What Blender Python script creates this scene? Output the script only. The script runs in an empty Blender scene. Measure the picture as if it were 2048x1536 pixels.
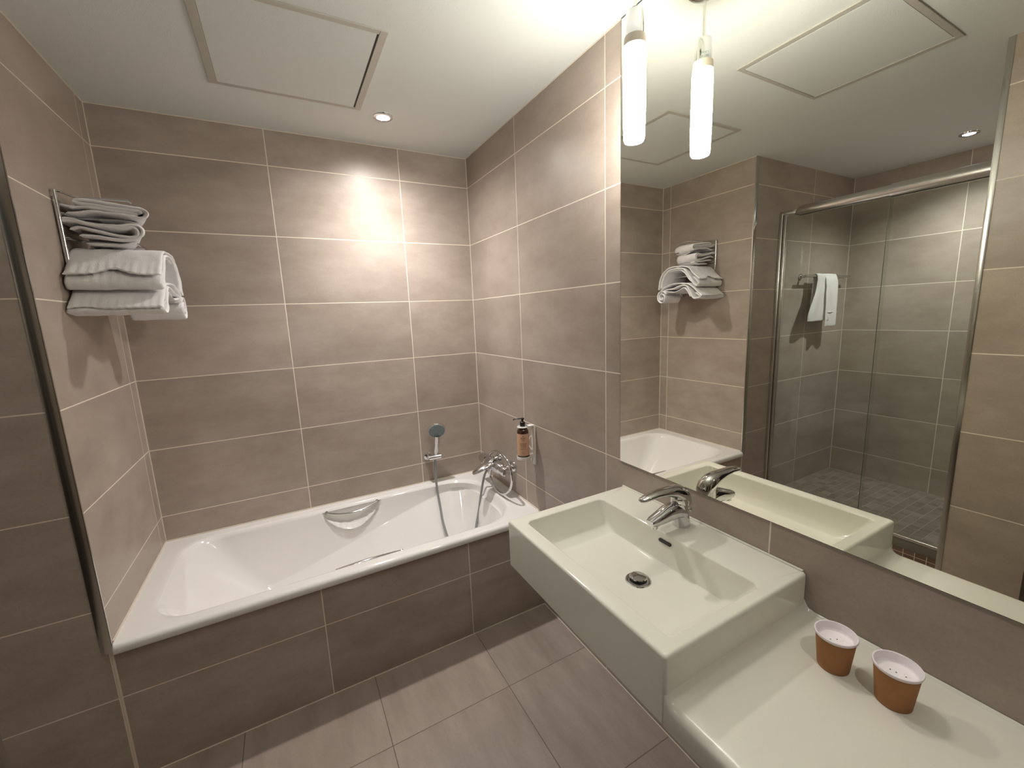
import bpy, bmesh, math, random
from mathutils import Vector, Matrix, noise
random.seed(4)
S = bpy.context.scene
COL = S.collection
PI = math.pi

# ------------------------------------------------------------------ camera
CX, CY, CZ = -1.0044, -2.3075, 1.4509
YAW, PITCH, ROLL, FPX = 0.4938, -0.1656, -0.0405, 831.7
fw = Vector((math.sin(YAW) * math.cos(PITCH), math.cos(YAW) * math.cos(PITCH), math.sin(PITCH)))
rt = Vector((math.cos(YAW), -math.sin(YAW), 0)); up = rt.cross(fw)
r2 = rt * math.cos(ROLL) + up * math.sin(ROLL); u2 = -rt * math.sin(ROLL) + up * math.cos(ROLL)
cam = bpy.data.cameras.new('camera'); cam.sensor_width = 36; cam.lens = FPX / 2048 * 36
cam.clip_start = 0.01
camo = bpy.data.objects.new('camera', cam); COL.objects.link(camo)
m = Matrix.Identity(4)
for i in range(3):
    m[i][0] = r2[i]; m[i][1] = u2[i]; m[i][2] = -fw[i]
m[0][3], m[1][3], m[2][3] = CX, CY, CZ
camo.matrix_world = m
S.camera = camo

# ------------------------------------------------------------------ world, lights, exposure
w = bpy.data.worlds.new('world'); S.world = w; w.use_nodes = True
w.node_tree.nodes['Background'].inputs[0].default_value = (0.9, 0.85, 0.75, 1)
w.node_tree.nodes['Background'].inputs[1].default_value = 0.0
S.view_settings.view_transform = 'Standard'; S.view_settings.look = 'None'
S.view_settings.gamma = 1; S.view_settings.use_curve_mapping = False
S.view_settings.exposure = 1.02
PENDANT_STRENGTH = 50.0
TUB_SPOT = 20.0
SHOWER_SPOT = 26.0
ENTRY_FILL = 9.0  # strength of the added fill near the entry
def spot(name, loc, energy, size, col, blend=.6, rad=.03):
    l = bpy.data.lights.new(name, 'SPOT'); l.energy = energy; l.spot_size = math.radians(size)
    l.spot_blend = blend; l.color = col; l.shadow_soft_size = rad
    o = bpy.data.objects.new(name, l); COL.objects.link(o); o.location = loc
    return o
spot('tub_spot', (-.52, -.326, 2.296), TUB_SPOT, 104, (1, .955, .93), 1.0)
spot('tub_spot_halo', (-.52, -.326, 2.296), TUB_SPOT * .85, 164, (1, .955, .93), 1.0)
spot('shower_spot', (-2.385, -1.368, 2.296), SHOWER_SPOT, 136, (.94, .955, 1), 1.0)
spot('entry_fill', (-.62, -2.62, 2.296), ENTRY_FILL, 150, (1, .95, .88), 1.0)  # unseen fill lamp, added to brighten the entry side

# ------------------------------------------------------------------ dimensions (metres)
L, W, H, SX, JX = 1.5814, .6964, 2.3196, 2.7645, 1.305
JY = -1.738            # corner of the pier
ZO, PZ = -.006, .31    # tile rows

# ------------------------------------------------------------------ node helpers
def nmat(name):
    mt = bpy.data.materials.new(name); mt.use_nodes = True
    nt = mt.node_tree; b = nt.nodes['Principled BSDF']
    return mt, nt, b
def N(nt, t, **k):
    n = nt.nodes.new(t)
    for a, v in k.items(): setattr(n, a, v)
    return n
def MA(nt, op, a, b=None, c=None):
    n = nt.nodes.new('ShaderNodeMath'); n.operation = op
    for i, v in enumerate((a, b, c)):
        if v is None: continue
        if isinstance(v, (int, float)): n.inputs[i].default_value = v
        else: nt.links.new(v, n.inputs[i])
    return n.outputs[0]
def MIXC(nt, f, a, b, mode='MIX'):
    n = nt.nodes.new('ShaderNodeMix'); n.data_type = 'RGBA'; n.blend_type = mode
    for i, v in ((0, f), (6, a), (7, b)):
        if isinstance(v, (int, float)): n.inputs[i].default_value = v
        elif isinstance(v, tuple): n.inputs[i].default_value = v + ((1,) if len(v) == 3 else ())
        else: nt.links.new(v, n.inputs[i])
    return n.outputs[2]
def srgb(r, g, b):
    f = lambda c: (c / 255 / 12.92) if c <= 10 else ((c / 255 + .055) / 1.055) ** 2.4
    return (f(r), f(g), f(b))
def plain(name, col, rough=.5, metal=0.0, bump=0, bscale=200, coat=0, spec=None, vary=0.0, vscale=6):
    mt, nt, b = nmat(name)
    b.inputs['Roughness'].default_value = rough; b.inputs['Metallic'].default_value = metal
    b.inputs['Coat Weight'].default_value = coat
    if spec is not None: b.inputs['Specular IOR Level'].default_value = spec
    tc = N(nt, 'ShaderNodeTexCoord')
    nz = N(nt, 'ShaderNodeTexNoise'); nz.inputs['Scale'].default_value = vscale; nz.inputs['Detail'].default_value = 4
    nt.links.new(tc.outputs['Object'], nz.inputs['Vector'])
    v = max(vary, .02)
    c = MIXC(nt, nz.outputs[0], tuple(x * (1 - v) for x in col), tuple(min(1, x * (1 + v)) for x in col))
    nt.links.new(c, b.inputs['Base Color'])
    if bump:
        n2 = N(nt, 'ShaderNodeTexNoise'); n2.inputs['Scale'].default_value = bscale; n2.inputs['Detail'].default_value = 3
        nt.links.new(tc.outputs['Object'], n2.inputs['Vector'])
        bp = N(nt, 'ShaderNodeBump'); bp.inputs['Strength'].default_value = bump; bp.inputs['Distance'].default_value = .002
        nt.links.new(n2.outputs[0], bp.inputs['Height']); nt.links.new(bp.outputs[0], b.inputs['Normal'])
    return mt

def tile_mat(name, ox=0., px=.6, oy=0., py=.6, oz=ZO, pz=PZ, floor=False, c1=(165, 151, 139), c2=(184, 171, 159), grout=(236, 225, 210), gw=.0036, rough=.38, seed=0., streak=False, bump=.25, cellvar=.07):
    mt, nt, b = nmat(name); lk = nt.links.new
    g = N(nt, 'ShaderNodeNewGeometry')
    sp = N(nt, 'ShaderNodeSeparateXYZ'); lk(g.outputs['Position'], sp.inputs[0])
    sn = N(nt, 'ShaderNodeSeparateXYZ'); lk(g.outputs['True Normal'], sn.inputs[0])
    def line(coord, off, pitch):
        t = MA(nt, 'DIVIDE', MA(nt, 'SUBTRACT', coord, off), pitch)
        cell = MA(nt, 'FLOOR', t)
        d = MA(nt, 'MULTIPLY', MA(nt, 'ABSOLUTE', MA(nt, 'SUBTRACT', MA(nt, 'FRACT', MA(nt, 'ADD', t, .5)), .5)), pitch)
        return d, cell
    dx, cx = line(sp.outputs[0], ox, px); dy, cy = line(sp.outputs[1], oy, py); dz, cz = line(sp.outputs[2], oz, pz)
    if floor:
        d = MA(nt, 'MINIMUM', dx, dy); ca, cb = cx, cy
    else:
        isx = MA(nt, 'GREATER_THAN', MA(nt, 'ABSOLUTE', sn.outputs[0]), .5)
        mixf = lambda a, bb: MA(nt, 'ADD', MA(nt, 'MULTIPLY', isx, bb), MA(nt, 'MULTIPLY', MA(nt, 'SUBTRACT', 1.0, isx), a))
        du = mixf(dx, dy); ca = mixf(cx, cy); cb = cz
        d = MA(nt, 'MINIMUM', du, dz)
    mr = N(nt, 'ShaderNodeMapRange'); mr.clamp = True
    mr.inputs[1].default_value = gw * .35; mr.inputs[2].default_value = gw * .65; mr.inputs[3].default_value = 1; mr.inputs[4].default_value = 0
    lk(d, mr.inputs[0]); mask = mr.outputs[0]
    cv = N(nt, 'ShaderNodeCombineXYZ'); lk(ca, cv.inputs[0]); lk(cb, cv.inputs[1]); cv.inputs[2].default_value = seed
    wn = N(nt, 'ShaderNodeTexWhiteNoise'); wn.noise_dimensions = '3D'; lk(cv.outputs[0], wn.inputs['Vector'])
    # cloudy concrete look, shifted per tile
    sh = N(nt, 'ShaderNodeVectorMath'); sh.operation = 'MULTIPLY_ADD'
    lk(wn.outputs['Color'], sh.inputs[0]); sh.inputs[1].default_value = (7, 7, 7); lk(g.outputs['Position'], sh.inputs[2])
    mp = N(nt, 'ShaderNodeMapping'); lk(sh.outputs[0], mp.inputs[0])
    mp.inputs['Scale'].default_value = (1, 1, 2.0) if not streak else (3.2, .7, 1)
    n1 = N(nt, 'ShaderNodeTexNoise'); n1.inputs['Scale'].default_value = 4.2; n1.inputs['Detail'].default_value = 7; n1.inputs['Roughness'].default_value = .62
    lk(mp.outputs[0], n1.inputs['Vector'])
    r1 = N(nt, 'ShaderNodeMapRange'); r1.inputs[1].default_value = .33; r1.inputs[2].default_value = .67; lk(n1.outputs[0], r1.inputs[0])
    col = MIXC(nt, r1.outputs[0], srgb(*c1), srgb(*c2))
    n2 = N(nt, 'ShaderNodeTexNoise'); n2.inputs['Scale'].default_value = 170; n2.inputs['Detail'].default_value = 2
    lk(g.outputs['Position'], n2.inputs['Vector'])
    col = MIXC(nt, MA(nt, 'MULTIPLY', n2.outputs[0], .22), col, srgb(*[v * .62 for v in c1]))
    vary = MA(nt, 'ADD', 1 - cellvar, MA(nt, 'MULTIPLY', wn.outputs['Value'], 2 * cellvar))
    vc = N(nt, 'ShaderNodeCombineXYZ')
    for i in range(3): lk(vary, vc.inputs[i])
    col = MIXC(nt, 1.0, col, vc.outputs[0], 'MULTIPLY')
    col = MIXC(nt, mask, col, srgb(*grout))
    lk(col, b.inputs['Base Color'])
    lk(MA(nt, 'ADD', MA(nt, 'ADD', rough - .06, MA(nt, 'MULTIPLY', r1.outputs[0], .12)), MA(nt, 'MULTIPLY', mask, .35)), b.inputs['Roughness'])
    bp = N(nt, 'ShaderNodeBump'); bp.inputs['Strength'].default_value = bump; bp.inputs['Distance'].default_value = .0012
    hh = MA(nt, 'SUBTRACT', MA(nt, 'MULTIPLY', n2.outputs[0], .35), mask)
    lk(hh, bp.inputs['Height']); lk(bp.outputs[0], b.inputs['Normal'])
    return mt

def emis(name, col, st):
    mt, nt, b = nmat(name)
    b.inputs['Base Color'].default_value = (.9, .9, .88, 1)
    b.inputs['Emission Color'].default_value = col + (1,); b.inputs['Emission Strength'].default_value = st
    return mt

M = {}
M['back'] = tile_mat('tile_back', ox=-.9822, px=.601, oy=.3, seed=1)
M['right'] = tile_mat('tile_right', ox=.3, px=5, oy=-.5554, py=.604, seed=2)
M['left'] = tile_mat('tile_left', ox=-1.590, px=.645, oy=-.070, py=.626, seed=3)
M['apron'] = tile_mat('tile_apron', ox=-.991, px=.600, oy=.3, seed=4)
M['far'] = tile_mat('tile_shower', ox=-.5, px=8, oy=-1.288, py=.592, seed=5)
M['pier'] = tile_mat('tile_pier', ox=-1.1, px=8, oy=-3.5, py=8, seed=6, c1=(162, 147, 131), c2=(181, 166, 150))
M['floor'] = tile_mat('tile_floor', ox=-.380, px=.455, oy=-1.022, py=.455, floor=True, seed=7, c1=(158, 143, 131), c2=(177, 163, 151), grout=(118, 102, 90), gw=.003, streak=True, rough=.45)
M['mosaic'] = tile_mat('mosaic_floor', ox=0, px=.05, oy=0, py=.05, floor=True, seed=8, c1=(128, 116, 106), c2=(160, 146, 134), grout=(168, 156, 142), gw=.003, cellvar=.14)
M['mosaicv'] = tile_mat('mosaic_curb', ox=0, px=.048, oy=-.028, py=.048, oz=.0245, pz=.048, seed=9, c1=(112, 88, 74), c2=(134, 108, 92), grout=(205, 190, 170), gw=.0034, cellvar=.12)
M['paint'] = plain('ceiling_paint', srgb(226, 230, 226), .75, bump=.25, bscale=260)
M['paint2'] = plain('hatch_paint', srgb(222, 226, 222), .7, bump=.2, bscale=260)
M['hframe'] = plain('hatch_frame', srgb(190, 186, 176), .45)
M['grout'] = plain('grout_caulk', srgb(228, 218, 202), .6)
M['ceramic'] = plain('basin_ceramic', srgb(231, 229, 216), .09)
M['shelfc'] = plain('shelf_ceramic', srgb(228, 225, 212), .22, vary=.04, vscale=900)
M['enamel'] = plain('tub_enamel', srgb(240, 237, 234), .07, coat=.4)
M['chrome'] = plain('chrome', (.70, .70, .71), .06, 1.0)
M['satin'] = plain('satin_metal', (.72, .71, .68), .24, 1.0)
M['alu'] = plain('trim_metal', (.58, .57, .54), .2, 1.0)
M['mirror'] = plain('mirror_glass', (.91, .91, .84), .0, 1.0)
M['seal'] = plain('glass_edge_seal', (.30, .30, .27), .4)
M['medge'] = plain('mirror_edge', (.03, .045, .04), .2)
M['towel'] = plain('terry_towel', srgb(245, 243, 244), .95, bump=.9, bscale=520, spec=.1, vary=.05, vscale=60)
M['towelb'] = plain('terry_towel_grey', srgb(226, 224, 222), .95, bump=.9, bscale=520, spec=.1, vary=.05, vscale=60)
M['dark'] = plain('gap_shade', (.01, .01, .01), .5)
M['blackp'] = plain('black_plastic', (.012, .011, .011), .3)
M['amber'] = plain('amber_bottle', (.045, .014, .006), .12, coat=.5)
M['label'] = plain('bottle_label', srgb(214, 172, 142), .6)
M['ink'] = plain('label_ink', (.09, .045, .03), .6)
M['whitep'] = plain('white_plastic', srgb(236, 232, 226), .3)
M['greyp'] = plain('grey_plastic', srgb(120, 132, 134), .45)
M['hose'] = plain('grey_hose', srgb(140, 144, 142), .35, .3)
M['kraft'] = plain('kraft_card', srgb(168, 118, 74), .8, bump=.3, bscale=400, vary=.1, vscale=40)
M['paper'] = plain('white_paper', srgb(238, 230, 234), .7)
M['lid'] = plain('paper_lid', srgb(244, 238, 240), .75, bump=.2, bscale=300)
M['glow'] = emis('lamp_glow', (1, .95, .87), PENDANT_STRENGTH)
M['frost'] = plain('frosted_collar', srgb(226, 214, 196), .5)
M['glowdl'] = emis('downlight_glow', (1, .93, .85), 40)
M['glowsh'] = emis('shower_lamp_glow', (.78, .88, 1), 25)
M['stone'] = plain('curb_stone', srgb(126, 120, 106), .35)
M['refl_dark'] = plain('reflected_dark', (.035, .022, .014), .35, vary=.3, vscale=9)  # dark tone of the added panel that the chrome reflects
M['door'] = plain('near_black_panel', (.006, .006, .007), .6)
mt, nt, b = nmat('shower_glass')
for n in list(nt.nodes):
    if n.type != 'OUTPUT_MATERIAL': nt.nodes.remove(n)
out = [n for n in nt.nodes if n.type == 'OUTPUT_MATERIAL'][0]
tr = N(nt, 'ShaderNodeBsdfTransparent'); tr.inputs[0].default_value = (.93, .955, .93, 1)
gl = N(nt, 'ShaderNodeBsdfGlossy'); gl.inputs['Roughness'].default_value = .02
lw = N(nt, 'ShaderNodeFresnel'); lw.inputs[0].default_value = 1.3
mx = N(nt, 'ShaderNodeMixShader'); nt.links.new(lw.outputs[0], mx.inputs[0]); nt.links.new(tr.outputs[0], mx.inputs[1]); nt.links.new(gl.outputs[0], mx.inputs[2])
nt.links.new(mx.outputs[0], out.inputs[0]); M['glass'] = mt

# ------------------------------------------------------------------ object helpers
ORG = {}
def obj(name, bm, mat, parent=None, smooth=True, angle=35, label=None):
    bmesh.ops.remove_doubles(bm, verts=bm.verts, dist=1e-6)
    bmesh.ops.recalc_face_normals(bm, faces=bm.faces)
    o3 = ORG.get(parent.name, Vector((0, 0, 0))) if parent else Vector((0, 0, 0))
    if o3.length: bmesh.ops.translate(bm, vec=-o3, verts=bm.verts)
    me = bpy.data.meshes.new(name); bm.to_mesh(me); bm.free()
    o = bpy.data.objects.new(name, me); COL.objects.link(o)
    mats = mat if isinstance(mat, (list, tuple)) else [mat]
    for k in mats: me.materials.append(M[k] if isinstance(k, str) else k)
    if smooth:
        for p in me.polygons: p.use_smooth = True
        me.set_sharp_from_angle(angle=math.radians(angle))
    if parent: o.parent = parent; ORG[o.name] = o3
    if label: o['label'] = label
    return o
def thing(name, label, cat, loc, group=None):
    o = bpy.data.objects.new(name, None); COL.objects.link(o); o.location = loc
    o.empty_display_size = .05
    o['label'] = label; o['category'] = cat
    if group: o['group'] = group
    ORG[o.name] = Vector(loc)
    return o
def tag(o, label, cat, group=None):
    o['label'] = label; o['category'] = cat
    if group: o['group'] = group
    return o
def struct(name, bm, mat, smooth=False, parent=None):
    o = obj(name, bm, mat, parent, smooth)
    if not parent: o['kind'] = 'structure'
    return o
def bx(x0, x1, y0, y1, z0, z1, bev=0, seg=2, bm=None):
    nb = bmesh.new()
    r = bmesh.ops.create_cube(nb, size=1)
    for v in nb.verts:
        v.co = Vector(((x0 + x1) / 2 + v.co.x * (x1 - x0), (y0 + y1) / 2 + v.co.y * (y1 - y0), (z0 + z1) / 2 + v.co.z * (z1 - z0)))
    if bev: bmesh.ops.bevel(nb, geom=nb.edges[:], offset=bev, segments=seg, affect='EDGES', profile=.5)
    if bm is None: return nb
    join(bm, nb); return bm
def join(bm, other):
    me = bpy.data.meshes.new('tmp'); other.to_mesh(me); other.free(); bm.from_mesh(me); bpy.data.meshes.remove(me)
    return bm
def cat(pts, n=8, closed=False):
    P = [Vector(p) for p in pts]; out = []
    k = len(P)
    rng = range(k) if closed else range(k - 1)
    for i in rng:
        if closed: p0, p1, p2, p3 = P[(i - 1) % k], P[i], P[(i + 1) % k], P[(i + 2) % k]
        else: p0, p1, p2, p3 = P[max(i - 1, 0)], P[i], P[i + 1], P[min(i + 2, k - 1)]
        for j in range(n):
            t = j / n
            out.append(.5 * ((2 * p1) + (-p0 + p2) * t + (2 * p0 - 5 * p1 + 4 * p2 - p3) * t * t + (-p0 + 3 * p1 - 3 * p2 + p3) * t ** 3))
    if not closed: out.append(P[-1])
    return out
def loft(bm, rings, cap0=True, cap1=True, closed=True):
    R = [[bm.verts.new(p) for p in r] for r in rings]
    n = len(R[0])
    for a, b2 in zip(R, R[1:]):
        for i in range(n if closed else n - 1):
            bm.faces.new((a[i], a[(i + 1) % n], b2[(i + 1) % n], b2[i]))
    if cap0: bm.faces.new(R[0][::-1])
    if cap1: bm.faces.new(R[-1])
    return R
def tube(pts, rad, seg=12, bm=None, flat=None, upv=None, caps=True):
    """tube along points; rad number or list; flat = (wide, thick) factors"""
    bm = bm or bmesh.new()
    P = [Vector(p) for p in pts]; n = len(P)
    T = [(P[min(i + 1, n - 1)] - P[max(i - 1, 0)]).normalized() for i in range(n)]
    u = Vector(upv) if upv else (Vector((0, 0, 1)) if abs(T[0].z) < .9 else Vector((1, 0, 0)))
    rings = []
    for i in range(n):
        t = T[i]
        if upv: u = Vector(upv)
        a = (u - t * u.dot(t)).normalized(); b2 = t.cross(a); u = a
        r = rad[i] if isinstance(rad, (list, tuple)) else rad
        fa, fb = flat if flat else (1, 1)
        rings.append([P[i] + a * (math.cos(2 * PI * k / seg) * r * fa) + b2 * (math.sin(2 * PI * k / seg) * r * fb) for k in range(seg)])
    loft(bm, rings, caps, caps)
    return bm
def lathe(prof, c, axis='z', seg=40, bm=None, cap0=True, cap1=True):
    bm = bm or bmesh.new(); c = Vector(c)
    def P(r, h, a):
        ca, sa = math.cos(a) * r, math.sin(a) * r
        return c + (Vector((ca, sa, h)) if axis == 'z' else Vector((h, ca, sa)) if axis == 'x' else Vector((sa, h, ca)))
    rings = [[P(r, h, 2 * PI * k / seg) for k in range(seg)] for r, h in prof]
    loft(bm, rings, cap0, cap1); return bm
def dup(root, loc, label):
    r = root.copy(); COL.objects.link(r); r.location = loc; r['label'] = label
    for ch in list(root.children):
        c = ch.copy(); COL.objects.link(c); c.parent = r
    return r

# ------------------------------------------------------------------ room shell
struct('floor', bx(-2.9, .1, -3.3, .1, -.1, 0), 'floor')
struct('ceiling', bx(-2.9, .1, -3.3, .1, H, H + .1), 'paint')
struct('wall_back', bx(-2.9, .1, 0, .1, 0, H), 'back')
struct('wall_right', bx(0, .1, -3.3, 0, 0, H), 'right')
struct('wall_left', bx(-2.9, -L, -W, 0, 0, H), 'left')
struct('wall_shower', bx(-2.9, -SX, -1.76, -W, 0, H), 'far')
struct('wall_pier', bx(-2.9, -JX, -1.966, JY, 0, H), 'pier')
struct('wall_entry', bx(-2.9, -JX, -3.3, -2.84, 0, H), 'pier')
struct('wall_front', bx(-JX, 0, -3.3, -3.2, 0, H), 'pier')
bm = bx(-JX - .14, -JX - .10, -2.84, -1.966, 0, 2.05)
d = struct('doorway_panel', bm, 'door')  # near-black panel closing the doorway
struct('unseen_dark_panel', bx(-1.2, -.25, -3.2, -3.16, 0, 2.08), 'refl_dark')  # unseen dark panel, added so the chrome reflects something dark
struct('wall_over_door', bx(-JX - .14, -JX, -2.84, -1.966, 2.05, H), 'pier')
APF = -W
struct('wall_apron', bx(-L, 0, APF, APF + .03, 0, .4615), 'apron')
# caulk and corner lines
c = .0028
bm = bx(-c, 0, -c, 0, .49, H); struct('trim_1', bm, 'grout')
bm = bx(-L, -L + c, -c, 0, .49, H); struct('trim_2', bm, 'grout')
bm = bx(-L, -L + c, -W, 0, H - c, H); bx(-L, 0, -c, 0, H - c, H, bm=bm); bx(-c, 0, -1.236, 0, H - c, H, bm=bm); struct('trim_3', bm, 'grout')
bm = bx(-L, -L + .004, -W + .01, 0, .4945, .499); bx(-L, 0, -.004, 0, .4945, .499, bm=bm); bx(-.004, 0, -W, 0, .4945, .499, bm=bm); struct('trim_4', bm, 'grout')
bm = bx(-L, 0, APF - .003, APF, 0, .003); bx(-.003, 0, -3.2, APF, 0, .003, bm=bm); struct('trim_5', bm, 'grout')
bm = bx(-SX, -SX + c, -W - c, -W, .126, H); struct('trim_6', bm, 'grout')
# metal corner profiles
bm = bx(-L - .027, -L + .0012, -W - .0022, -W, .466, H, .0008); bx(-L, -L + .0016, -W - .0022, -W + .004, .466, H, bm=bm)
struct('trim_7', bm, 'alu', smooth=True)
bm = bx(-JX - .001, -JX + .0022, JY - .016, JY + .002, 0, H, .0008); struct('trim_8', bm, 'alu', smooth=True)
bm = bx(-L - .006, -L, APF - .0012, APF, 0, .466); struct('trim_9', bm, 'grout')

# ------------------------------------------------------------------ ceiling hatches
def hatch(x0, x1, y0, y1, label):
    t = thing('ceiling_hatch', label, 'ceiling hatch', ((x0 + x1) / 2, (y0 + y1) / 2, H), 'access hatches in the ceiling')
    f = .024; z0 = H - .0045
    bm = bmesh.new()
    bx(x0, x0 + f, y0, y1, z0, H, .001, bm=bm); bx(x1 - f, x1, y0, y1, z0, H, .001, bm=bm)
    bx(x0 + f, x1 - f, y0, y0 + f * .8, z0, H, .001, bm=bm); bx(x0 + f, x1 - f, y1 - f * .6, y1, z0, H, .001, bm=bm)
    obj('frame', bm, 'hframe', t, False)
    obj('gap', bx(x0 + f, x1 - f, y0 + f * .8, y1 - f * .6, H - .0006, H), 'dark', t, False, label='dark sheet painted as shade in the gap around the hatch panel')  # shade between frame and panel, put in as a dark sheet
    obj('panel', bx(x0 + f + .001, x1 - f - .006, y0 + f * .8 + .002, y1 - f * .6 - .001, H - .003, H - .0006, .0005), 'paint2', t, False)
hatch(-1.137, -.618, -.885, -.352, 'square access hatch in the ceiling above the bathtub')
hatch(-1.135, -.600, -1.675, -1.213, 'square access hatch in the ceiling seen large in the mirror')

# ------------------------------------------------------------------ downlights
def downlight(loc, label, glow):
    x, y, z = loc
    t = thing('ceiling_downlight', label, 'downlight', loc, 'recessed ceiling spots')
    obj('trim_ring', lathe([(.026, -.001), (.028, -.007), (.036, -.0075), (.041, -.005), (.042, -.0003)], (x, y, z), cap0=False, cap1=False), 'chrome', t)
    obj('lamp', lathe([(.0265, -.002), (.022, -.006), (.010, -.0075), (.001, -.008)], (x, y, z)), glow, t)
downlight((-.52, -.326, H), 'round chrome spot lit in the ceiling above the bathtub', 'glowdl')
downlight((-2.385, -1.368, H), 'round bluish spot lit in the ceiling inside the shower', 'glowsh')

# ------------------------------------------------------------------ bathtub
def rr(x0, x1, y0, y1, r, z, ns=40, nc=12, nsy=20, rl=None):
    """rounded rectangle ring, constant vertex layout. rl radius for left corners."""
    rl = r if rl is None else rl
    pts = []
    def side(a, b2, n):
        for i in range(n): pts.append(a.lerp(b2, i / n))
    def corner(cx, cy, rad, a0):
        for i in range(nc):
            a = a0 + PI / 2 * i / nc
            pts.append(Vector((cx + rad * math.cos(a), cy + rad * math.sin(a), z)))
    V = lambda x, y: Vector((x, y, z))
    # start bottom-left going +x (front side), counter-clockwise
    side(V(x0 + rl, y0), V(x1 - r, y0), ns); corner(x1 - r, y0 + r, r, -PI / 2)
    side(V(x1, y0 + r), V(x1, y1 - r), nsy); corner(x1 - r, y1 - r, r, 0)
    side(V(x1 - r, y1), V(x0 + rl, y1), ns); corner(x0 + rl, y1 - rl, rl, PI / 2)
    side(V(x0, y1 - rl), V(x0, y0 + rl), nsy); corner(x0 + rl, y0 + rl, rl, PI)
    return pts
tub = thing('bathtub', 'white built-in bathtub behind the tiled panel', 'bathtub', (-.79, -.36, .1))
ZR = .4945
NSX = 120
def R(*a, **k): return rr(*a, ns=NSX, nc=14, nsy=30, **k)
X0, X1, Y0, Y1 = -L + .002, -.002, -.712, -.002
rings = []
rings.append(R(X0, X1, -.690, Y1, .004, .462))
rings.append(R(X0, X1, Y0 + .002, Y1, .004, .464))
rings.append(R(X0, X1, Y0 - .001, Y1, .006, .470))
rings.append(R(X0, X1, Y0 - .001, Y1, .008, .478))
for k in range(1, 6):
    a = PI / 2 * k / 5
    rings.append(R(X0, X1, Y0 - .001 + .017 * (1 - math.cos(a)), Y1, .008, .478 + (ZR - .478) * math.sin(a)))
ix0, ix1, iy0, iy1 = -1.498, -.098, -.650, -.062     # inner outline at the rim
def lerp(a, b2, t): return a + (b2 - a) * t
def sm(t): t = max(0, min(1, t)); return t * t * (3 - 2 * t)
rings.append(R(X0, X1, Y0 + .020, Y1, .010, ZR))
rings.append(R(ix0 - .022, ix1 + .022, iy0 - .016, iy1 + .016, .19, ZR, rl=.12))
top = R(ix0 + .004, ix1 - .004, iy0 + .004, iy1 - .004, .20, ZR - .012, rl=.13)
for q_ in (.25, .5, .75):
    a = PI / 2 * q_; e_ = .010 * (1 - math.sin(a))
    rings.append(R(ix0 - e_, ix1 + e_, iy0 - e_, iy1 + e_, .197, ZR - .011 * (1 - math.cos(a)), rl=.127))
rings.append(top)
# knee ring: on the long sides a ridge sinks from the foot end to the backrest
knee = R(-1.235, -.128, -.560, -.120, .13, .30, rl=.05)
for p in knee:
    s = max(0, min(1, (p.x + 1.235) / (1.235 - .20)))
    p.z = lerp(.215, .445, sm(s) * .55 + s * .45)
    cyy = -.356
    wide = lerp(.190, .282, s ** .8)
    p.y = cyy + (p.y - cyy) / .220 * wide
fl = R(-1.13, -.225, -.440, -.290, .07, .125, rl=.05)
fl0 = R(-1.09, -.255, -.420, -.310, .05, .112, rl=.04)
def mix(a, b2, t, f=None): return [p.lerp(q, t) for p, q in zip(a, b2)]
NK = 12
for t in (.03, .10, .2, .3, .4, .5, .6, .7, .8, .88, .94, .975, 1.0):
    ring = []
    for p, q in zip(top, knee):
        v = p.lerp(q, t)
        v.z = lerp(p.z, q.z, t) - .010 * math.sin(PI * t) * 1.0     # crisp lip at the top, gentle belly
        ring.append(v)
    rings.append(ring)
for t in (.025, .07, .15, .3, .45, .6, .75, .88, .95, 1.0):
    ring = []
    for p, q in zip(knee, fl):
        v = p.lerp(q, t); v.z = lerp(p.z, q.z, t) - .008 * math.sin(PI * t)
        ring.append(v)
    rings.append(ring)
rings.append(mix(fl, fl0, .5)); rings.append(fl0)
rings.append(R(-.9, -.45, -.40, -.33, .02, .108, rl=.02))
# recesses behind the two grab handles
def recess(p):
    for (cx, yy, s) in ((-.789, iy1, 1), (-.797, iy0, -1)):
        dx = (p.x - cx) / .150
        if abs(dx) < 1 and abs(p.y - yy) < .12:
            low = ZR - .030 - .085 * (1 - dx * dx)
            if p.z < ZR - .003 and p.z > low - .02:
                k = sm((p.z - low + .012) / .022) * sm((1 - abs(dx)) / .18)
                p.y += s * .030 * k
    return p
rings = [[recess(p) for p in r] if i > 14 else r for i, r in enumerate(rings)]
bm = bmesh.new(); loft(bm, rings, False, True)
obj('shell', bm, 'enamel', tub, True, 50)
def grab(cx, y, s, z):
    pts = []; n = 24
    for i in range(n + 1):
        t = i / n * 2 - 1
        pts.append((cx + .128 * t, y - s * (.034 * (1 - t * t)), z - .016 * (1 - t * t)))
    rad = [.0085 - .0025 * abs(i / n * 2 - 1) for i in range(n + 1)]
    bm = tube(pts, rad, 12, flat=(.75, 1.1))
    for e in (-1, 1):
        tube([(cx + .126 * e, y - s * .001, z), (cx + .130 * e, y + s * .010, z - .006), (cx + .130 * e, y + s * .030, z - .010)], [.0085, .009, .010], 12, bm)
    obj('grab_handle', bm, 'chrome', tub, True, 60, label='curved chrome grab handle')
grab(-.789, -.073, 1, .482)
grab(-.797, -.640, -1, .482)
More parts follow.
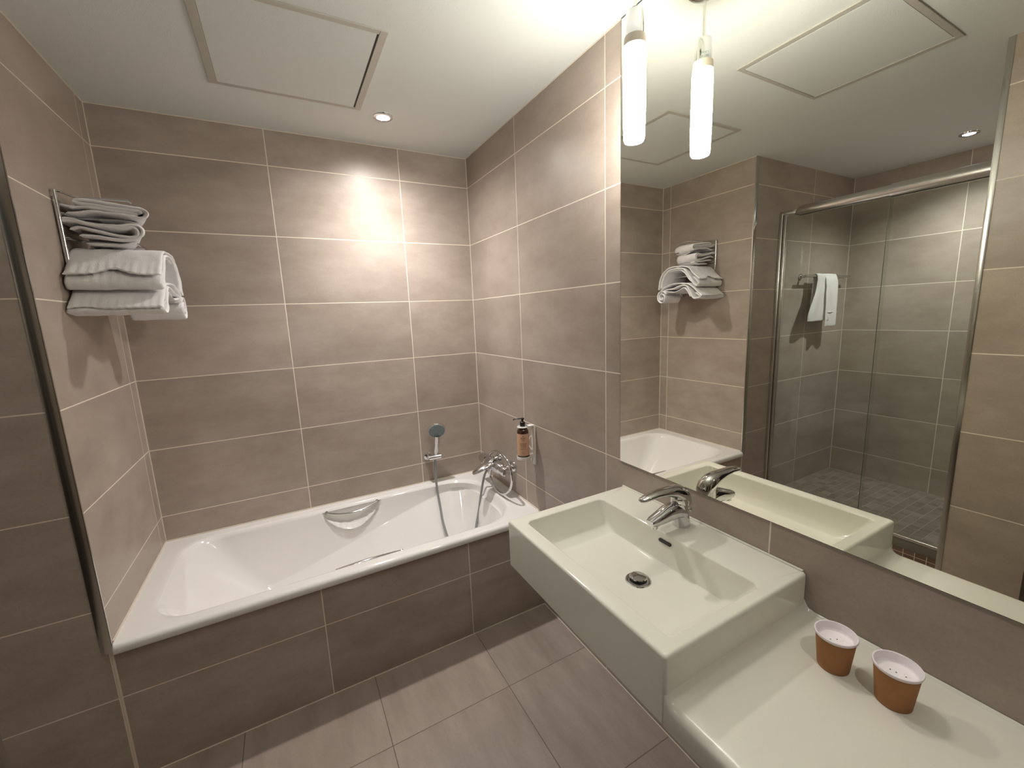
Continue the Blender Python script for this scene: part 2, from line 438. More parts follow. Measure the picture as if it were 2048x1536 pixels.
# overflow cap on the foot end
ov = Vector((-.106, -.318, .425))
bm = lathe([(.001, -.012), (.024, -.012), (.030, -.009), (.033, -.004), (.034, .010)], (0, 0, 0), 'x', 36)
lathe([(.001, -.026), (.011, -.026), (.014, -.022), (.014, -.008)], (0, 0, 0), 'x', 24, bm)
bmesh.ops.rotate(bm, cent=(0, 0, 0), matrix=Matrix.Rotation(.12, 3, 'Y'), verts=bm.verts)
bmesh.ops.translate(bm, vec=ov, verts=bm.verts)
obj('overflow_cap', bm, 'chrome', tub, True, 40, label='round chrome overflow cap')
obj('drain', lathe([(.001, .008), (.026, .007), (.031, .003), (.034, -.001)], (-.33, -.356, .110)), 'chrome', tub, True)

# ------------------------------------------------------------------ bath mixer on the right wall
bmx = thing('bath_mixer', 'chrome bath mixer tap on the wall above the tub end', 'tap', (0, -.335, .635))
xb = -.066; zb = .637
for y in (-.255, -.418):
    obj('rosette', lathe([(.034, 0), (.033, -.006), (.026, -.013), (.017, -.016), (.016, -.045), (.020, -.050)], (0, y, .640), 'x', 32), 'chrome', bmx)
bm = lathe([(.006, -.466), (.020, -.464), (.024, -.456), (.024, -.424), (.021, -.420), (.025, -.414), (.029, -.380), (.030, -.335), (.029, -.28), (.026, -.245), (.023, -.238)], (xb, 0, zb), 'y', 32)
for v in bm.verts: v.co.x = xb + (v.co.x - xb) * 1.12; v.co.z = zb + (v.co.z - zb) * 1.12
obj('body', bm, 'chrome', bmx)
bm = lathe([(.022, -.238), (.029, -.234), (.031, -.200), (.028, -.168), (.014, -.160)], (xb, 0, zb), 'y', 9)
obj('knob', bm, 'chrome', bmx)
# flat beak spout
prof = [((xb - .005, -.334, zb + .004), .034, .024), ((xb - .035, -.334, zb + .012), .035, .020), ((xb - .070, -.334, zb + .006), .034, .016), ((xb - .105, -.334, zb - .006), .030, .012), ((xb - .128, -.334, zb - .016), .021, .008), ((xb - .134, -.334, zb - .020), .012, .004)]
rings2 = []
for c0, wd, th in prof:
    rings2.append([Vector(c0) + Vector((0, math.cos(a) * wd, math.sin(a) * th)) for a in [2 * PI * k / 20 for k in range(20)]])
bm = bmesh.new(); loft(bm, rings2); obj('spout', bm, 'chrome', bmx, True, 50)
bm = tube([(xb - .045, -.334, zb + .020), (xb - .010, -.330, zb + .040), (xb + .01, -.326, zb + .044)], [.012, .014, .013], 14, flat=(.6, 1.3))
obj('diverter', bm, 'chrome', bmx)
# ------------------------------------------------------------------ hand shower with hose
hs = thing('hand_shower', 'chrome hand shower with grey face and long hose on the back wall', 'hand shower', (-.335, 0, .65))
bm = lathe([(.024, 0), (.024, -.008), (.020, -.012), (.013, -.013), (.013, -.035)], (-.345, 0, .651), 'y', 28)
tube([(-.352, -.045, .652), (-.282, -.052, .655)], [.0165, .0165], 20, bm)
obj('wall_holder', bm, 'chrome', hs)
bm = tube(cat([(-.312, -.048, .640), (-.308, -.050, .680), (-.303, -.060, .730), (-.300, -.066, .778)], 5), [.0115] * 5 + [.0135] * 6 + [.0150] * 5, 16, flat=(1.0, .85), upv=(1, 0, 0))
obj('handle', bm, 'chrome', hs)
obj('grip_inset', tube(cat([(-.3065, -.0625, .712), (-.3035, -.070, .740), (-.302, -.0735, .762)], 4), [.003] + [.0065] * 7 + [.003], 12, flat=(1, .5), upv=(1, 0, 0)), 'blackp', hs, label='dark oval inset on the handle')
hb = lathe([(.002, .014), (.030, .012), (.046, .006), (.0505, -.002), (.0500, -.010), (.047, -.013)], (0, 0, 0), 'y', 40)
rotm = Matrix.Rotation(.42, 3, 'X') @ Matrix.Rotation(-.22, 3, 'Z')
bmesh.ops.rotate(hb, cent=(0, 0, 0), matrix=rotm, verts=hb.verts); bmesh.ops.translate(hb, vec=(-.299, -.064, .817), verts=hb.verts)
obj('shower_head', hb, 'satin', hs)
hb = lathe([(.047, -.0125), (.045, -.0150), (.030, -.0165), (.004, -.017)], (0, 0, 0), 'y', 40, cap0=False)
for rr_, nn in ((.014, 7), (.026, 12), (.037, 18)):
    for k in range(nn):
        a = 2 * PI * k / nn
        lathe([(.0016, -.0155), (.0013, -.0185)], (math.sin(a) * rr_, 0, math.cos(a) * rr_), 'y', 6, hb)
bmesh.ops.rotate(hb, cent=(0, 0, 0), matrix=rotm, verts=hb.verts); bmesh.ops.translate(hb, vec=(-.299, -.064, .817), verts=hb.verts)
obj('spray_face', hb, 'greyp', hs, label='grey spray face')
hp = cat([(-.315, -.047, .640), (-.320, -.050, .560), (-.323, -.065, .480), (-.328, -.120, .385), (-.340, -.200, .305), (-.332, -.290, .215), (-.300, -.345, .165), (-.250, -.370, .165), (-.215, -.340, .21), (-.185, -.295, .29), (-.150, -.262, .36), (-.128, -.262, .47), (-.108, -.268, .56), (-.098, -.285, .60)], 12)
obj('hose', tube(hp, .0065, 10), 'hose', hs)
lp = cat([(-.098, -.285, .60), (-.070, -.262, .655), (-.072, -.300, .700), (-.080, -.380, .735), (-.085, -.465, .740), (-.086, -.530, .715), (-.085, -.556, .665), (-.083, -.545, .600), (-.082, -.500, .545), (-.081, -.430, .512), (-.082, -.350, .515), (-.084, -.305, .555), (-.084, -.300, .590), (-.082, -.318, .625)], 16)
bm = tube(lp, [.0062 + .0006 * (i % 2) for i in range(len(lp))], 10)
obj('hose_loop', bm, 'chrome', hs, True, 80, label='looped chrome part of the hose')

# ------------------------------------------------------------------ soap dispenser: bracket and bottle
br = thing('bottle_bracket', 'white plastic bottle bracket on the wall beside the bath mixer', 'bracket', (0, -.648, .73))
bx_, by_ = -.062, -.645
bm = bx(-.010, 0, -.662, -.634, .728, .921, .003, 2)
obj('backplate', bm, 'whitep', br, True)
def ringpath(c, r, n=28, a0=0, a1=2 * PI): return [(c[0] + math.cos(a0 + (a1 - a0) * i / n) * r, c[1] + math.sin(a0 + (a1 - a0) * i / n) * r, c[2]) for i in range(n + 1)]
bm = lathe([(.0292, .768), (.0320, .768), (.0325, .775), (.0320, .782), (.0300, .782), (.0292, .775)], (bx_, by_, 0), cap0=False, cap1=False)
lathe([(.001, .766), (.031, .767), (.0320, .769)], (bx_, by_, 0), bm=bm)
bx(-.034, -.006, by_ - .010, by_ + .010, .768, .782, .002, bm=bm)
obj('base_ring', bm, 'whitep', br, True)
bm = lathe([(.0125, .9225), (.0255, .9225), (.0265, .9245), (.0255, .927), (.0125, .927), (.0125, .9225)], (bx_, by_, 0), cap0=False, cap1=False)
bx(-.045, -.002, by_ - .014, by_ + .014, .9205, .927, .002, bm=bm)
obj('neck_ring', bm, 'whitep', br, True)
bm = tube([(-.008, by_, .770), (-.014, by_ + .006, .750), (-.012, by_ + .010, .735)], [.005, .004, .003], 8)
tube(cat([(-.012, by_ + .006, .80), (-.022, by_ + .020, .83), (-.012, by_ + .012, .868)], 6), .0028, 8, bm)
obj('lock_clip', bm, 'whitep', br)
bt = thing('soap_bottle', 'amber pump bottle with peach label held in the white wall bracket', 'bottle', (bx_, by_, .7985))
obj('bottle', lathe([(.001, .7745), (.026, .775), (.0278, .779), (.0280, .895), (.0265, .908), (.020, .917), (.0120, .9205), (.0120, .925)], (bx_, by_, 0)), 'amber', bt)
obj('label_wrap', lathe([(.0283, .788), (.02845, .790), (.02845, .893), (.0283, .895)], (bx_, by_, 0), cap0=False, cap1=False), 'label', bt, label='peach paper label with small brown lettering')
bm = lathe([(.0118, .9275), (.0125, .930), (.0125, .946), (.0105, .949), (.0055, .951), (.0055, .960), (.009, .961), (.0095, .966), (.004, .968)], (bx_, by_, 0))
tube(cat([(bx_, by_, .9635), (bx_ - .016, by_ + .013, .9635), (bx_ - .027, by_ + .022, .962), (bx_ - .034, by_ + .028, .957)], 5), [.0050] * 8 + [.004] * 8, 10, bm, flat=(.7, 1))
obj('pump', bm, 'blackp', bt)
# lettering wrapped on the label (faces the camera)
ang = math.atan2(CY - by_, CX - bx_)
def text_wrap(body, size, zc, parent, name='lettering'):
    cu = bpy.data.curves.new('t', 'FONT'); cu.body = body; cu.size = size; cu.align_x = 'CENTER'; cu.extrude = .0001
    to = bpy.data.objects.new('t', cu); COL.objects.link(to)
    dg = bpy.context.evaluated_depsgraph_get(); me = bpy.data.meshes.new_from_object(to.evaluated_get(dg))
    bpy.data.objects.remove(to); bpy.data.curves.remove(cu)
    bm = bmesh.new(); bm.from_mesh(me); bpy.data.meshes.remove(me)
    for v in bm.verts:
        a = ang + v.co.x / .0285
        rad = .0287 + v.co.z
        v.co = Vector((bx_ + math.cos(a) * rad, by_ + math.sin(a) * rad, zc + v.co.y))
    return bm
bm = text_wrap('NUXE', .0085, .8720, bt)
join(bm, text_wrap('PARIS', .0048, .8645, bt))
join(bm, text_wrap('GEL DOUCHE', .0055, .8470, bt)); join(bm, text_wrap('SHOWER GEL', .0050, .8400, bt)); join(bm, text_wrap('corps & visage', .0046, .8330, bt)); join(bm, text_wrap('body & face wash', .0044, .8210, bt)); join(bm, text_wrap('300 ml', .0038, .8020, bt))
a = ang
for k in range(3):
    ak = ang + (k - 1) * .07
    c0 = Vector((bx_ + math.cos(ak) * .0286, by_ + math.sin(ak) * .0286, .8835 + (.0012 if k == 1 else 0)))
    join(bm, lathe([(.0002, -.0016), (.0014, 0), (.0002, .0016)], c0, seg=8))
obj('lettering', bm, 'ink', bt, False)

# ------------------------------------------------------------------ washbasin with side shelf
wb = thing('washbasin', 'cream ceramic washbasin with a lower shelf to its right under the mirror', 'washbasin', (0, -1.55, .68))
ZS, ZB, ZC = .831, .677, .738
XF, YL, YR = -.469, -1.249, -1.853
def rq(x0, x1, y0, y1, r, z, n=10): return rr(x0, x1, y0, y1, r, z, ns=24, nc=n, nsy=24)
rg = []
e = .004
rg.append(rq(XF + .012, -.001, YR, YL - .002, .004, ZB))
rg.append(rq(XF + .004, -.001, YR, YL - .001, .006, ZB + .004))
rg.append(rq(XF, -.001, YR, YL, .008, ZB + .010))
rg.append(rq(XF, -.001, YR, YL, .008, ZS - .007))
for k in range(1, 5):
    a = PI / 2 * k / 4
    i = .007 * (1 - math.cos(a)); rg.append(rq(XF + i, -.001 , YR + i, YL - i, .008, ZS - .007 + .007 * math.sin(a)))
bi = (-.424, -.136, -1.822, -1.290)
for k in range(0, 5):
    a = PI / 2 * k / 4
    i = .005 * math.sin(a)
    rg.append(rq(bi[0] - .005 + i, bi[1] + .005 - i, bi[2] - .005 + i, bi[3] + .005 - i, .016, ZS - .005 * (1 - math.cos(a))))
# inner walls: back and front nearly upright, ends slope out in two facets
rg.append(rq(bi[0] + .004, bi[1] - .004, bi[2] + .014, bi[3] - .014, .018, .800))
rg.append(rq(bi[0] + .010, bi[1] - .007, bi[2] + .028, bi[3] - .028, .020, .774))
rg.append(rq(bi[0] + .016, bi[1] - .009, bi[2] + .036, bi[3] - .036, .020, .7655))
rg.append(rq(bi[0] + .026, bi[1] - .0105, bi[2] + .064, bi[3] - .062, .020, .7515))
rg.append(rq(bi[0] + .030, bi[1] - .0120, bi[2] + .072, bi[3] - .069, .014, .7488))
rg.append(rq(bi[0] + .034, bi[1] - .0150, bi[2] + .077, bi[3] - .074, .014, .7478))
DR = Vector((-.253, -1.574, .742))
def blend(z, f):
    ring = rq(bi[0] + .034, bi[1] - .0150, bi[2] + .077, bi[3] - .074, .014, z); out_ = []
    for p in ring:
        d = Vector((p.x - DR.x, p.y - DR.y, 0)); dn = d.normalized() * .034
        out_.append(Vector((lerp(dn.x, d.x, f) + DR.x, lerp(dn.y, d.y, f) + DR.y, z)))
    return out_
rg.append(blend(.7476, .96)); rg.append(blend(.7455, .6)); rg.append(blend(.7432, .2)); rg.append(blend(.742, 0)); rg.append([Vector((DR.x + (p.x - DR.x) * .8, DR.y + (p.y - DR.y) * .8, .735)) for p in blend(.735, 0)])
bm = bmesh.new(); loft(bm, rg, True, True)
obj('basin', bm, 'ceramic', wb, True, 30)
# lower shelf with rounded front edge and coved joint to the basin
prof = []
xs0 = -.001
R1 = .016
prof += [(xs0, ZB), (XF + .010, ZB), (XF + .003, ZB + .003), (XF, ZB + .010)]
for k in range(0, 7):
    a = PI / 2 * k / 6; prof.append((XF + R1 * (1 - math.cos(a)), ZC - R1 + R1 * math.sin(a)))
prof += [(XF + .05, ZC + .0002), (-.12, ZC), (-.010, ZC), (-.006, ZC + .002), (-.004, ZC + .005), (-.001, ZC + .006)]
bm = bmesh.new()
ys = [YR + .002, YR - .002, YR - .006, YR - .012, YR - .022, YR - .030] + [YR - .05 - i * .1 for i in range(11)]
rings3 = []
for y in ys:
    dcove = max(0, (YR - .020 - y) * -1)
    up_ = .020 * (1 - math.sqrt(max(0, 1 - min(1, dcove / .020) ** 2))) if dcove > 0 else 0
    rings3.append([Vector((x, y, z + (up_ if z > ZC - R1 - .001 else 0))) for x, z in prof])
loft(bm, rings3, True, True)
obj('side_shelf', bm, 'shelfc', wb, True, 40)
obj('back_lip', bx(-.0075, -.0005, YR + .008, YL - .003, ZS - .004, ZS + .0045, .002), 'ceramic', wb, label='raised ceramic lip along the wall')
# drain
obj('drain_ring', lathe([(.0215, -.004), (.0225, .0005), (.028, .0022), (.0325, .0015), (.034, -.001)], DR, cap0=False, cap1=False), 'chrome', wb, label='chrome drain ring')
obj('drain_well', lathe([(.0225, .0005), (.022, -.004), (.001, -.0045)], DR, cap0=False), 'blackp', wb)
obj('drain_plug', lathe([(.004, -.004), (.004, .006), (.021, .007), (.0225, .0095), (.021, .0115), (.001, .0135)], DR), 'chrome', wb, label='chrome pop-up plug')
# overflow slot
bm = bmesh.new(); pts = []
for k in range(24):
    a = 2 * PI * k / 24; yy = math.cos(a) * .0045; zz = math.sin(a) * .0045
    yy += .0165 if math.cos(a) > 0 else -.0165
    pts.append((yy, zz))
loft(bm, [[Vector((-.1415 - .0012, -1.562 + a, .809 + b2)) for a, b2 in pts], [Vector((-.1300, -1.562 + a, .809 + b2)) for a, b2 in pts]])
obj('overflow_slot', bm, 'blackp', wb, label='dark overflow slot')

# ------------------------------------------------------------------ basin tap
tp = thing('basin_tap', 'chrome single lever tap on the back ledge of the washbasin', 'tap', (-.059, -1.546, ZS))
ty = -1.546
rgs = []
for z, xc, rx, ry in ((ZS + .0005, -.056, .0245, .0245), (ZS + .004, -.056, .0250, .0250), (.850, -.058, .0240, .0240), (.868, -.062, .0235, .0235), (.885, -.066, .0240, .0235), (.900, -.068, .0245, .0235), (.906, -.068, .0235, .0225)):
    rgs.append([Vector((xc + math.cos(a) * rx, ty + math.sin(a) * ry, z)) for a in [2 * PI * k / 32 for k in range(32)]])
bm = bmesh.new(); loft(bm, rgs)
# pop-up rod knob behind
obj('body', bm, 'chrome', tp, True, 50)
sp = [((-.060, .876), .024, .026), ((-.088, .884), .0240, .0240), ((-.115, .882), .0230, .0215), ((-.145, .876), .0205, .0165), ((-.170, .872), .0180, .0125), ((-.183, .870), .013, .0085)]
rgs = []
for (x, z), wd, th in sp:
    rgs.append([Vector((x - math.sin(a) * th * .35, ty + math.cos(a) * wd, z + (abs(math.sin(a)) ** .7) * (1 if math.sin(a) > 0 else -1) * th)) for a in [2 * PI * k / 24 for k in range(24)]])
bm = bmesh.new(); loft(bm, rgs); obj('spout', bm, 'chrome', tp, True, 50)
obj('aerator', lathe([(.0095, .852), (.0105, .854), (.0105, .864)], (-.166, ty, 0), seg=24), 'satin', tp)
# lever: dome + curved blade
lv = [((-.0335, .892), .012, .010), ((-.040, .906), .0215, .021), ((-.053, .921), .0250, .026), ((-.074, .932), .0258, .0235), ((-.100, .943), .0235, .0150), ((-.130, .948), .0200, .0105), ((-.165, .950), .0170, .0085), ((-.195, .948), .0150, .0075), ((-.212, .946), .0125, .0062), ((-.219, .945), .007, .003)]
rgs = []
for (x, z), wd, th in lv:
    rgs.append([Vector((x + math.sin(a) * th * .1, ty + math.cos(a) * wd, z + math.sin(a) * th)) for a in [2 * PI * k / 24 for k in range(24)]])
bm = bmesh.new(); loft(bm, rgs)
lathe([(.0232, .898), (.0240, .906), (.0240, .920), (.0200, .932), (.006, .940)], (-.066, ty, 0), seg=32, bm=bm)
obj('lever', bm, 'chrome', tp, True, 60)
bm = tube([(-.034, ty, .868), (-.020, ty, .868)], [.0022, .0022], 8)
lathe([(.002, -.004), (.0050, -.002), (.0055, .002), (.002, .005)], (-.0175, ty, .868), 'x', 14, bm)
obj('popup_rod', bm, 'chrome', tp)

# ------------------------------------------------------------------ mirror
mr_ = thing('wall_mirror', 'large frameless mirror above the washbasin reaching the ceiling', 'mirror', (0, -1.95, .922))
MY0, MY1, MZ0 = -2.72, -1.2385, .9215
obj('backing', bx(-.0045, 0, MY0, MY1, MZ0, H - .004), 'medge', mr_, False, label='dark mirror edge')
obj('mirror_glass', bx(-.0052, -.0045, MY0 + .0015, MY1 - .0015, MZ0 + .0012, H - .006), 'mirror', mr_, False)

# ------------------------------------------------------------------ pendant lamp
pn = thing('pendant_lamp', 'lit white tube pendant lamp on a chrome rod in front of the mirror', 'pendant lamp', (-.136, -1.428, H))
px_, py_ = -.136, -1.428
obj('canopy', lathe([(.001, -.013), (.030, -.013), (.044, -.010), (.048, -.006), (.048, -.0003)], (px_, py_, H)), 'satin', pn)
obj('rod', lathe([(.0042, 2.185), (.0042, H - .028)], (px_, py_, 0), seg=16), 'satin', pn)
obj('cap', lathe([(.006, 2.192), (.0210, 2.191), (.0225, 2.188), (.0225, 2.133), (.0225, 2.129)], (px_, py_, 0)), 'chrome', pn, label='chrome cap with tiny dark lettering')
obj('collar', lathe([(.0225, 2.134), (.0262, 2.133), (.0270, 2.130), (.0275, 2.112), (.0240, 2.110)], (px_, py_, 0)), 'frost', pn, label='pale frosted collar')
obj('glass_tube', lathe([(.0240, 2.1105), (.0272, 2.108), (.0285, 2.098), (.0285, 1.960), (.0272, 1.905), (.0265, 1.893), (.0240, 1.887), (.001, 1.885)], (px_, py_, 0)), 'glow', pn, label='glowing white glass tube')
def cap_text(body, size, zc, ang0, rad=.0227):
    cu = bpy.data.curves.new('t', 'FONT'); cu.body = body; cu.size = size; cu.align_x = 'CENTER'
    to = bpy.data.objects.new('t', cu); COL.objects.link(to)
    dg = bpy.context.evaluated_depsgraph_get(); me = bpy.data.meshes.new_from_object(to.evaluated_get(dg))
    bpy.data.objects.remove(to); bpy.data.curves.remove(cu)
    bm = bmesh.new(); bm.from_mesh(me); bpy.data.meshes.remove(me)
    for v in bm.verts:
        a = ang0 + v.co.x / rad
        v.co = Vector((px_ + math.cos(a) * rad, py_ + math.sin(a) * rad, zc + v.co.y))
    return bm
bm = cap_text('CE IP44', .0075, 2.146, -.75); join(bm, cap_text('230V 40W', .0060, 2.138, -.75))
obj('lettering', bm, 'greyp', pn, False, label='tiny grey lettering on the cap')

# ------------------------------------------------------------------ paper cups
def cup(cx, cy, label, marks):
    z = ZC + .0004
    t = thing('paper_cup', label, 'cup', (cx, cy, z), 'paper cups on the basin shelf')
    rb, rt_, h = .0262, .0338, .0735
    obj('sleeve', lathe([(.001, z), (rb - .0008, z), (rb, z + .001), (rt_ - .001, z + h - .005), (rt_ - .0022, z + h - .005), (rb - .0012, z + .004), (.001, z + .004)], (cx, cy, 0), seg=48), 'kraft', t, label='brown kraft card side')
    obj('lining', lathe([(rt_ - .0030, z + h - .006), (rt_ - .0008, z + h - .006), (rt_ + .0010, z + h - .0045), (rt_ + .0016, z + h - .0018), (rt_ + .0010, z + h), (rt_ - .0012, z + h), (rt_ - .0028, z + h - .003), (rt_ - .0052, z + h - .024)], (cx, cy, 0), seg=48, cap0=False, cap1=False), 'paper', t, label='white rolled rim and lining')
    zl = z + h - .0165; rl = rt_ - .0042
    obj('lid', lathe([(rl, zl + .004), (rl - .0006, zl + .001), (rl - .0015, zl), (rl * .5, zl), (.001, zl)], (cx, cy, 0), seg=48, cap0=False), 'lid', t, label='sunken white paper lid')
    bm = bmesh.new()
    for (dx, dy) in marks:
        lathe([(.0011, zl + .0001), (.0011, zl + .0006), (.0002, zl + .0007)], (cx + dx, cy + dy, 0), seg=10, bm=bm)
    obj('lid_holes', bm, 'ink', t, False, label='small dark holes in the lid')
    bm = bmesh.new()
    for (dx, dy) in ((-.010, .006), (.008, -.012)):
        lathe([(.0040, zl + .0001), (.0043, zl + .0004), (.0046, zl + .0001)], (cx + dx, cy + dy, 0), seg=18, bm=bm, cap0=False, cap1=False)
    obj('lid_embossing', bm, 'lid', t)
    return t
cup(-.123, -1.966, 'brown paper cup standing next to the washbasin side', [(-.012, .012), (-.006, .006), (.004, -.001)])
cup(-.118, -2.058, 'brown paper cup standing farther from the washbasin', [(-.013, .010), (.000, .009), (.001, .001), (.003, -.012)])

# ------------------------------------------------------------------ towels
def sweep(path, th, a0, a1, plane, bm=None, nw=26, amp=.0022, seed=0, warp=None, post=None, dens=4):
    """cloth layer: 2-D path swept as a soft slab. plane 'xz' (width along y) or 'yz' (width along x)."""
    bm = bm or bmesh.new()
    P = cat([Vector((p[0], p[1], 0)) for p in path], dens); n = len(P)
    rings = []
    L0 = [0]
    for i in range(1, n): L0.append(L0[-1] + (P[i] - P[i - 1]).length)
    for i in range(n):
        t = (P[min(i + 1, n - 1)] - P[max(i - 1, 0)]).normalized(); nn = Vector((-t.y, t.x, 0))
        endf = min(1, min(i, n - 1 - i) / 1.5 + .35)
        ring = []
        prof = []
        h = th / 2
        for k in range(nw + 1):
            f = k / nw; a = a0 + (a1 - a0) * f
            ed = min(f, 1 - f) * abs(a1 - a0)
            hh = h * endf * (math.sqrt(max(0, 1 - (1 - min(1, ed / h)) ** 2)) * .85 + .15)
            prof.append((a, f, hh))
        for sgn, seq in ((1, prof), (-1, prof[::-1])):
            for a, f, hh in seq:
                q = P[i] + nn * (sgn * hh)
                s_ = L0[i] / L0[-1]
                if warp:
                    dn, dt, da = warp(s_, f); q = q + nn * dn + t * dt; a = a + da
                if plane == 'xz': v = Vector((q.x, a, q.y))
                else: v = Vector((a, q.x, q.y))
                nv = noise.noise_vector(v * 28 + Vector((seed, 0, 0))) * amp + noise.noise_vector(v * 75 + Vector((0, seed, 0))) * amp * .4
                if post: v = post(v)
                ring.append(v + nv)
        rings.append(ring)
    loft(bm, rings, True, True)
    return bm
# towel rack: two wall uprights joined by U shaped hoops
rk = thing('towel_rack', 'chrome towel rack with stacked hoops on the left bath wall', 'towel rack', (-L, -.30, 1.5))
xw = -L + .009
for y in (-.455, -.200):
    obj('upright', tube([(xw, y, 1.53), (xw, y, 1.884)], .0065, 12), 'chrome', rk)
    for z in (1.87, 1.545):
        obj('wall_fixing', tube([(xw, y, z), (-L + .0005, y, z)], .008, 12), 'chrome', rk)
for z in (1.880, 1.815, 1.742, 1.655, 1.545):
    xf = -1.412 if z > 1.7 else -1.42
    pts = [(xw, -.455, z), (-L + .020, -.452, z), (-L + .032, -.40, z), (-L + .045, -.392, z), (xf - .012, -.392, z), (xf - .003, -.389, z), (xf, -.378, z), (xf, -.270, z), (xf - .003, -.259, z), (xf - .012, -.256, z), (-L + .045, -.256, z), (-L + .032, -.248, z), (-L + .020, -.205, z), (xw, -.200, z)]
    obj('hoop', tube(pts, .0035, 10), 'chrome', rk)
Cpos = Vector((CX, CY, CZ))
def D2Y(u, v, y):      # photo sight line met with the plane y = const of the towel face (fold profile in metres)
    d = fw + r2 * ((u - 1024) / FPX) - u2 * ((v - 768) / FPX); t = (y - CY) / d.y; return (CX + d.x * t, CZ + d.z * t)
def D2X(u, v, x):      # the same in the mirror, plane of constant x
    d = fw + r2 * ((u - 1024) / FPX) - u2 * ((v - 768) / FPX); t = (-x - CX) / d.x; return (CY + d.y * t, CZ + d.z * t)
def pa(lst, y=-.44): return [D2Y(80 + a / 7.877, 360 + b2 / 7.877, y) for a, b2 in lst]
def pb(lst, x=-1.345): return [D2X(1300 + a / 9.033, 460 + b2 / 9.033, x) for a, b2 in lst]
G = 'towels stacked on the chrome rack'
def narrow(v):
    g = max(0, (v.y + .446) / .20)
    return Vector((-L + .01 + (v.x + L - .01) * (1 - .36 * g), v.y, v.z))
def twist(s, f): return (0.004 * math.sin(f * 5 + s * 3), 0, 0)
bm = sweep(pa([(420, 528), (620, 520), (800, 505), (1150, 545), (1450, 585), (1600, 625), (1700, 600), (1720, 520), (1620, 450), (1450, 410), (1100, 355), (800, 312), (560, 290), (500, 335), (600, 378), (800, 398), (1150, 445), (1450, 475), (1580, 505), (1600, 540)]), .0105, -.446, -.245, 'xz', warp=twist, post=narrow, seed=1)
sweep(pa([(270, 385), (450, 425), (650, 440), (850, 445), (1150, 495), (1450, 530), (1560, 545)]), .0100, -.442, -.25, 'xz', bm, warp=twist, post=narrow, seed=2)
sweep(pa([(900, 590), (1200, 610), (1500, 640), (1650, 675)]), .006, -.40, -.26, 'xz', bm, warp=twist, post=narrow, seed=3)
tag(obj('hand_towel', bm, 'towel', None, True, 70), 'folded white hand towel at the very top of the rack', 'towel', G)
bm = sweep(pa([(640, 885), (900, 905), (1200, 950), (1450, 960), (1610, 900), (1650, 810), (1580, 730), (1430, 700), (1150, 712), (850, 690), (600, 625), (400, 590), (310, 620), (370, 670), (600, 680), (850, 735), (1150, 778), (1350, 782), (1470, 770), (1540, 820), (1520, 890), (1400, 900), (1100, 850), (800, 790), (620, 755), (490, 790)]), .0100, -.455, -.255, 'xz', warp=twist, post=narrow, seed=4)
sweep(pa([(720, 990), (1000, 1000), (1350, 1010), (1560, 960)]), .010, -.43, -.27, 'xz', bm, post=narrow, seed=5)
tag(obj('hand_towel', bm, 'towel', None, True, 70), 'folded white hand towel second from the top of the rack, rolled at its edge', 'towel', G)
def hem(arch, c0, wdt, rip=.0015):
    def f_(s, f):
        e = sm((s - .80) / .20)
        return (rip * math.sin(f * 70) * e, -arch * math.exp(-((f - c0) / wdt) ** 2) * e, 0)
    return f_
bm = sweep(pb([(180, 1085), (205, 930), (250, 800), (330, 715), (440, 672), (620, 655), (720, 680), (800, 770), (870, 835), (925, 880)]), .0080, -1.572, -1.338, 'yz', warp=hem(.035, .48, .16), seed=6, nw=40, dens=6)
sweep(pb([(225, 1060), (245, 930), (290, 830), (360, 745), (470, 705), (610, 700), (680, 760), (750, 870), (820, 975), (868, 1003), (895, 960), (870, 905), (800, 840)]), .0100, -1.575, -1.338, 'yz', bm, warp=hem(.0, .5, .2), seed=7, nw=40, dens=6)
sweep(pb([(262, 830), (330, 770), (440, 735), (560, 725), (640, 775), (700, 860), (760, 930)]), .0080, -1.57, -1.345, 'yz', bm, seed=8)
tag(obj('bath_towel', bm, 'towel', None, True, 70), 'upper of the two bath towels draped over the rack with a stitched hem', 'towel', G)
bm = sweep(pb([(205, 1120), (250, 1060), (400, 985), (560, 965), (700, 975), (800, 1040), (880, 1115), (955, 1185)]), .0080, -1.575, -1.342, 'yz', warp=hem(.012, .15, .15), seed=9, nw=40, dens=6)
sweep(pb([(215, 1140), (300, 1090), (440, 1060), (560, 1010), (660, 1005), (720, 1080), (765, 1180), (815, 1235), (870, 1225), (925, 1205), (880, 1160), (830, 1130)]), .0090, -1.580, -1.342, 'yz', bm, warp=hem(.0, .5, .2), seed=10, nw=40, dens=6)
sweep(pb([(280, 1110), (420, 1130), (520, 1100), (610, 1045), (660, 1060), (700, 1130), (740, 1200)]), .0080, -1.57, -1.345, 'yz', bm, seed=11)
# rolled tail hanging at the far end
sp_ = []
for i in range(30):
    a = .6 + i * .42; r = 108 - i * 2.9
    sp_.append((238 + math.cos(a) * r * .82, 1225 - math.sin(a) * r * 1.15))
sweep(pb([(300, 1105)] + sp_), .0075, -1.50, -1.335, 'yz', bm, seed=12, dens=2)
tag(obj('bath_towel', bm, 'towel', None, True, 70), 'lowest towel on the rack with a rolled end hanging down', 'towel', G)

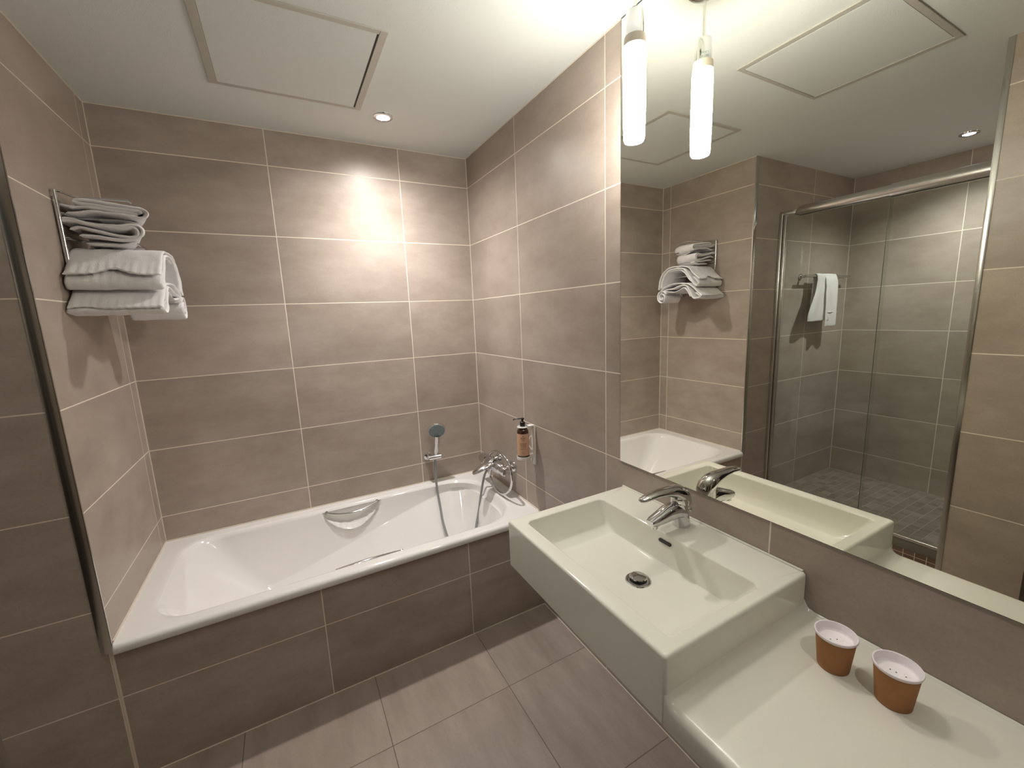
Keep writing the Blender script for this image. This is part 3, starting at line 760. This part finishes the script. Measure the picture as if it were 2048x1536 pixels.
# ------------------------------------------------------------------ shower
struct('floor_shower', bx(-SX, -1.90, JY, -W, 0, .126), 'mosaic')
curb = thing('shower_curb', 'mosaic clad curb along the shower opening seen in the mirror', 'curb', (-1.88, -1.2, 0))
obj('curb_mosaic', bx(-1.90, -1.855, JY, -W, 0, .098), 'mosaicv', curb, False)
obj('curb_cap', bx(-1.90, -1.853, JY, -W, .098, .150, .003), 'stone', curb, True, label='smooth grey band above the mosaic')
sh = thing('shower_screen', 'glass shower screen with chrome frame opposite the mirror', 'shower screen', (-1.86, -1.2, .15))
obj('bottom_rail', bx(-1.876, -1.848, JY + .001, -W, .150, .172, .006, 3), 'satin', sh)
bm = bx(-1.876, -1.846, -W - .022, -W, .172, 2.01, .005, 3); bx(-1.872, -1.852, -W - .042, -W - .024, .172, 2.0, .004, 3, bm=bm)
obj('wall_profile', bm, 'satin', sh)
bm = bx(-1.874, -1.850, -W - .11, -W, 1.995, 2.020, .004, 2)
obj('top_rail', bm, 'satin', sh)
bm = tube([(-1.861, -W - .085, 2.003), (-1.861, -W - .12, 2.006), (-1.861, -1.255, 2.006)], [.012, .030, .030], 20, flat=(1, .7)); obj('rail_sleeve', bm, 'satin', sh)
bm = tube([(-1.861, -1.252, 2.006), (-1.861, -1.268, 2.006)], [.035, .035], 20, flat=(1, .8)); obj('rail_joint', bm, 'chrome', sh)
bm = tube([(-1.861, -1.266, 2.006), (-1.861, JY, 2.006)], [.036, .036], 20, flat=(1, .8)); obj('rail_sleeve', bm, 'satin', sh)
obj('fixed_pane', bx(-1.866, -1.860, -1.262, -W - .02, .172, 1.99), 'glass', sh, False)
dr = obj('sliding_pane', bx(-1.856, -1.850, JY + .002, -1.250, .172, 1.985), 'glass', sh, False)
obj('pane_edge', bx(-1.8565, -1.8495, -1.250, -1.2490, .172, 1.985), 'seal', sh, False, label='grey edge seal of the sliding pane')
# towel bar in the shower
tb = thing('towel_bar', 'short chrome towel bar inside the shower seen in the mirror', 'towel bar', (-2.36, -W, 1.62))
for x in (-2.13, -2.62):
    obj('bar_mount', lathe([(.020, 0), (.020, -.006), (.012, -.010), (.009, -.014), (.009, -.062)], (x, -W, 1.625), 'y', 24), 'chrome', tb)
obj('bar', tube([(-2.075, -.757, 1.625), (-2.66, -.757, 1.625)], .0085, 16), 'chrome', tb)
def drape(xa, xb2, zfront, zback, spread, seed, off=0):
    bm = bmesh.new()
    path = [(-.738 + .004, zback), (-.740, zback + .12), (-.743, 1.58), (-.746, 1.628), (-.757, 1.6385), (-.768, 1.628), (-.771 - off, 1.58), (-.775 - off, 1.46), (-.776 - off, zfront)]
    def wf(s, f):
        e = sm((s - .55) / .45)
        return (.010 * math.sin(f * 9 + seed) * e, 0, (f - .5) * spread * e + spread * .5 * e * (1 if seed > 20 else 0))
    return sweep(path, .006, xa, xb2, 'yz', bm, nw=26, warp=wf, seed=seed, amp=.0018, dens=6)
bm = drape(-2.455, -2.300, 1.285, 1.34, .02, 15, .010)
join(bm, drape(-2.385, -2.205, 1.325, 1.36, .11, 22))
bm2 = bx(-2.452, -2.306, -.7925, -.788, 1.378, 1.382, .001); join(bm, bm2)
tag(obj('hand_towel', bm, 'towelb', None, True, 70), 'small white towel hanging over the bar inside the shower', 'towel')
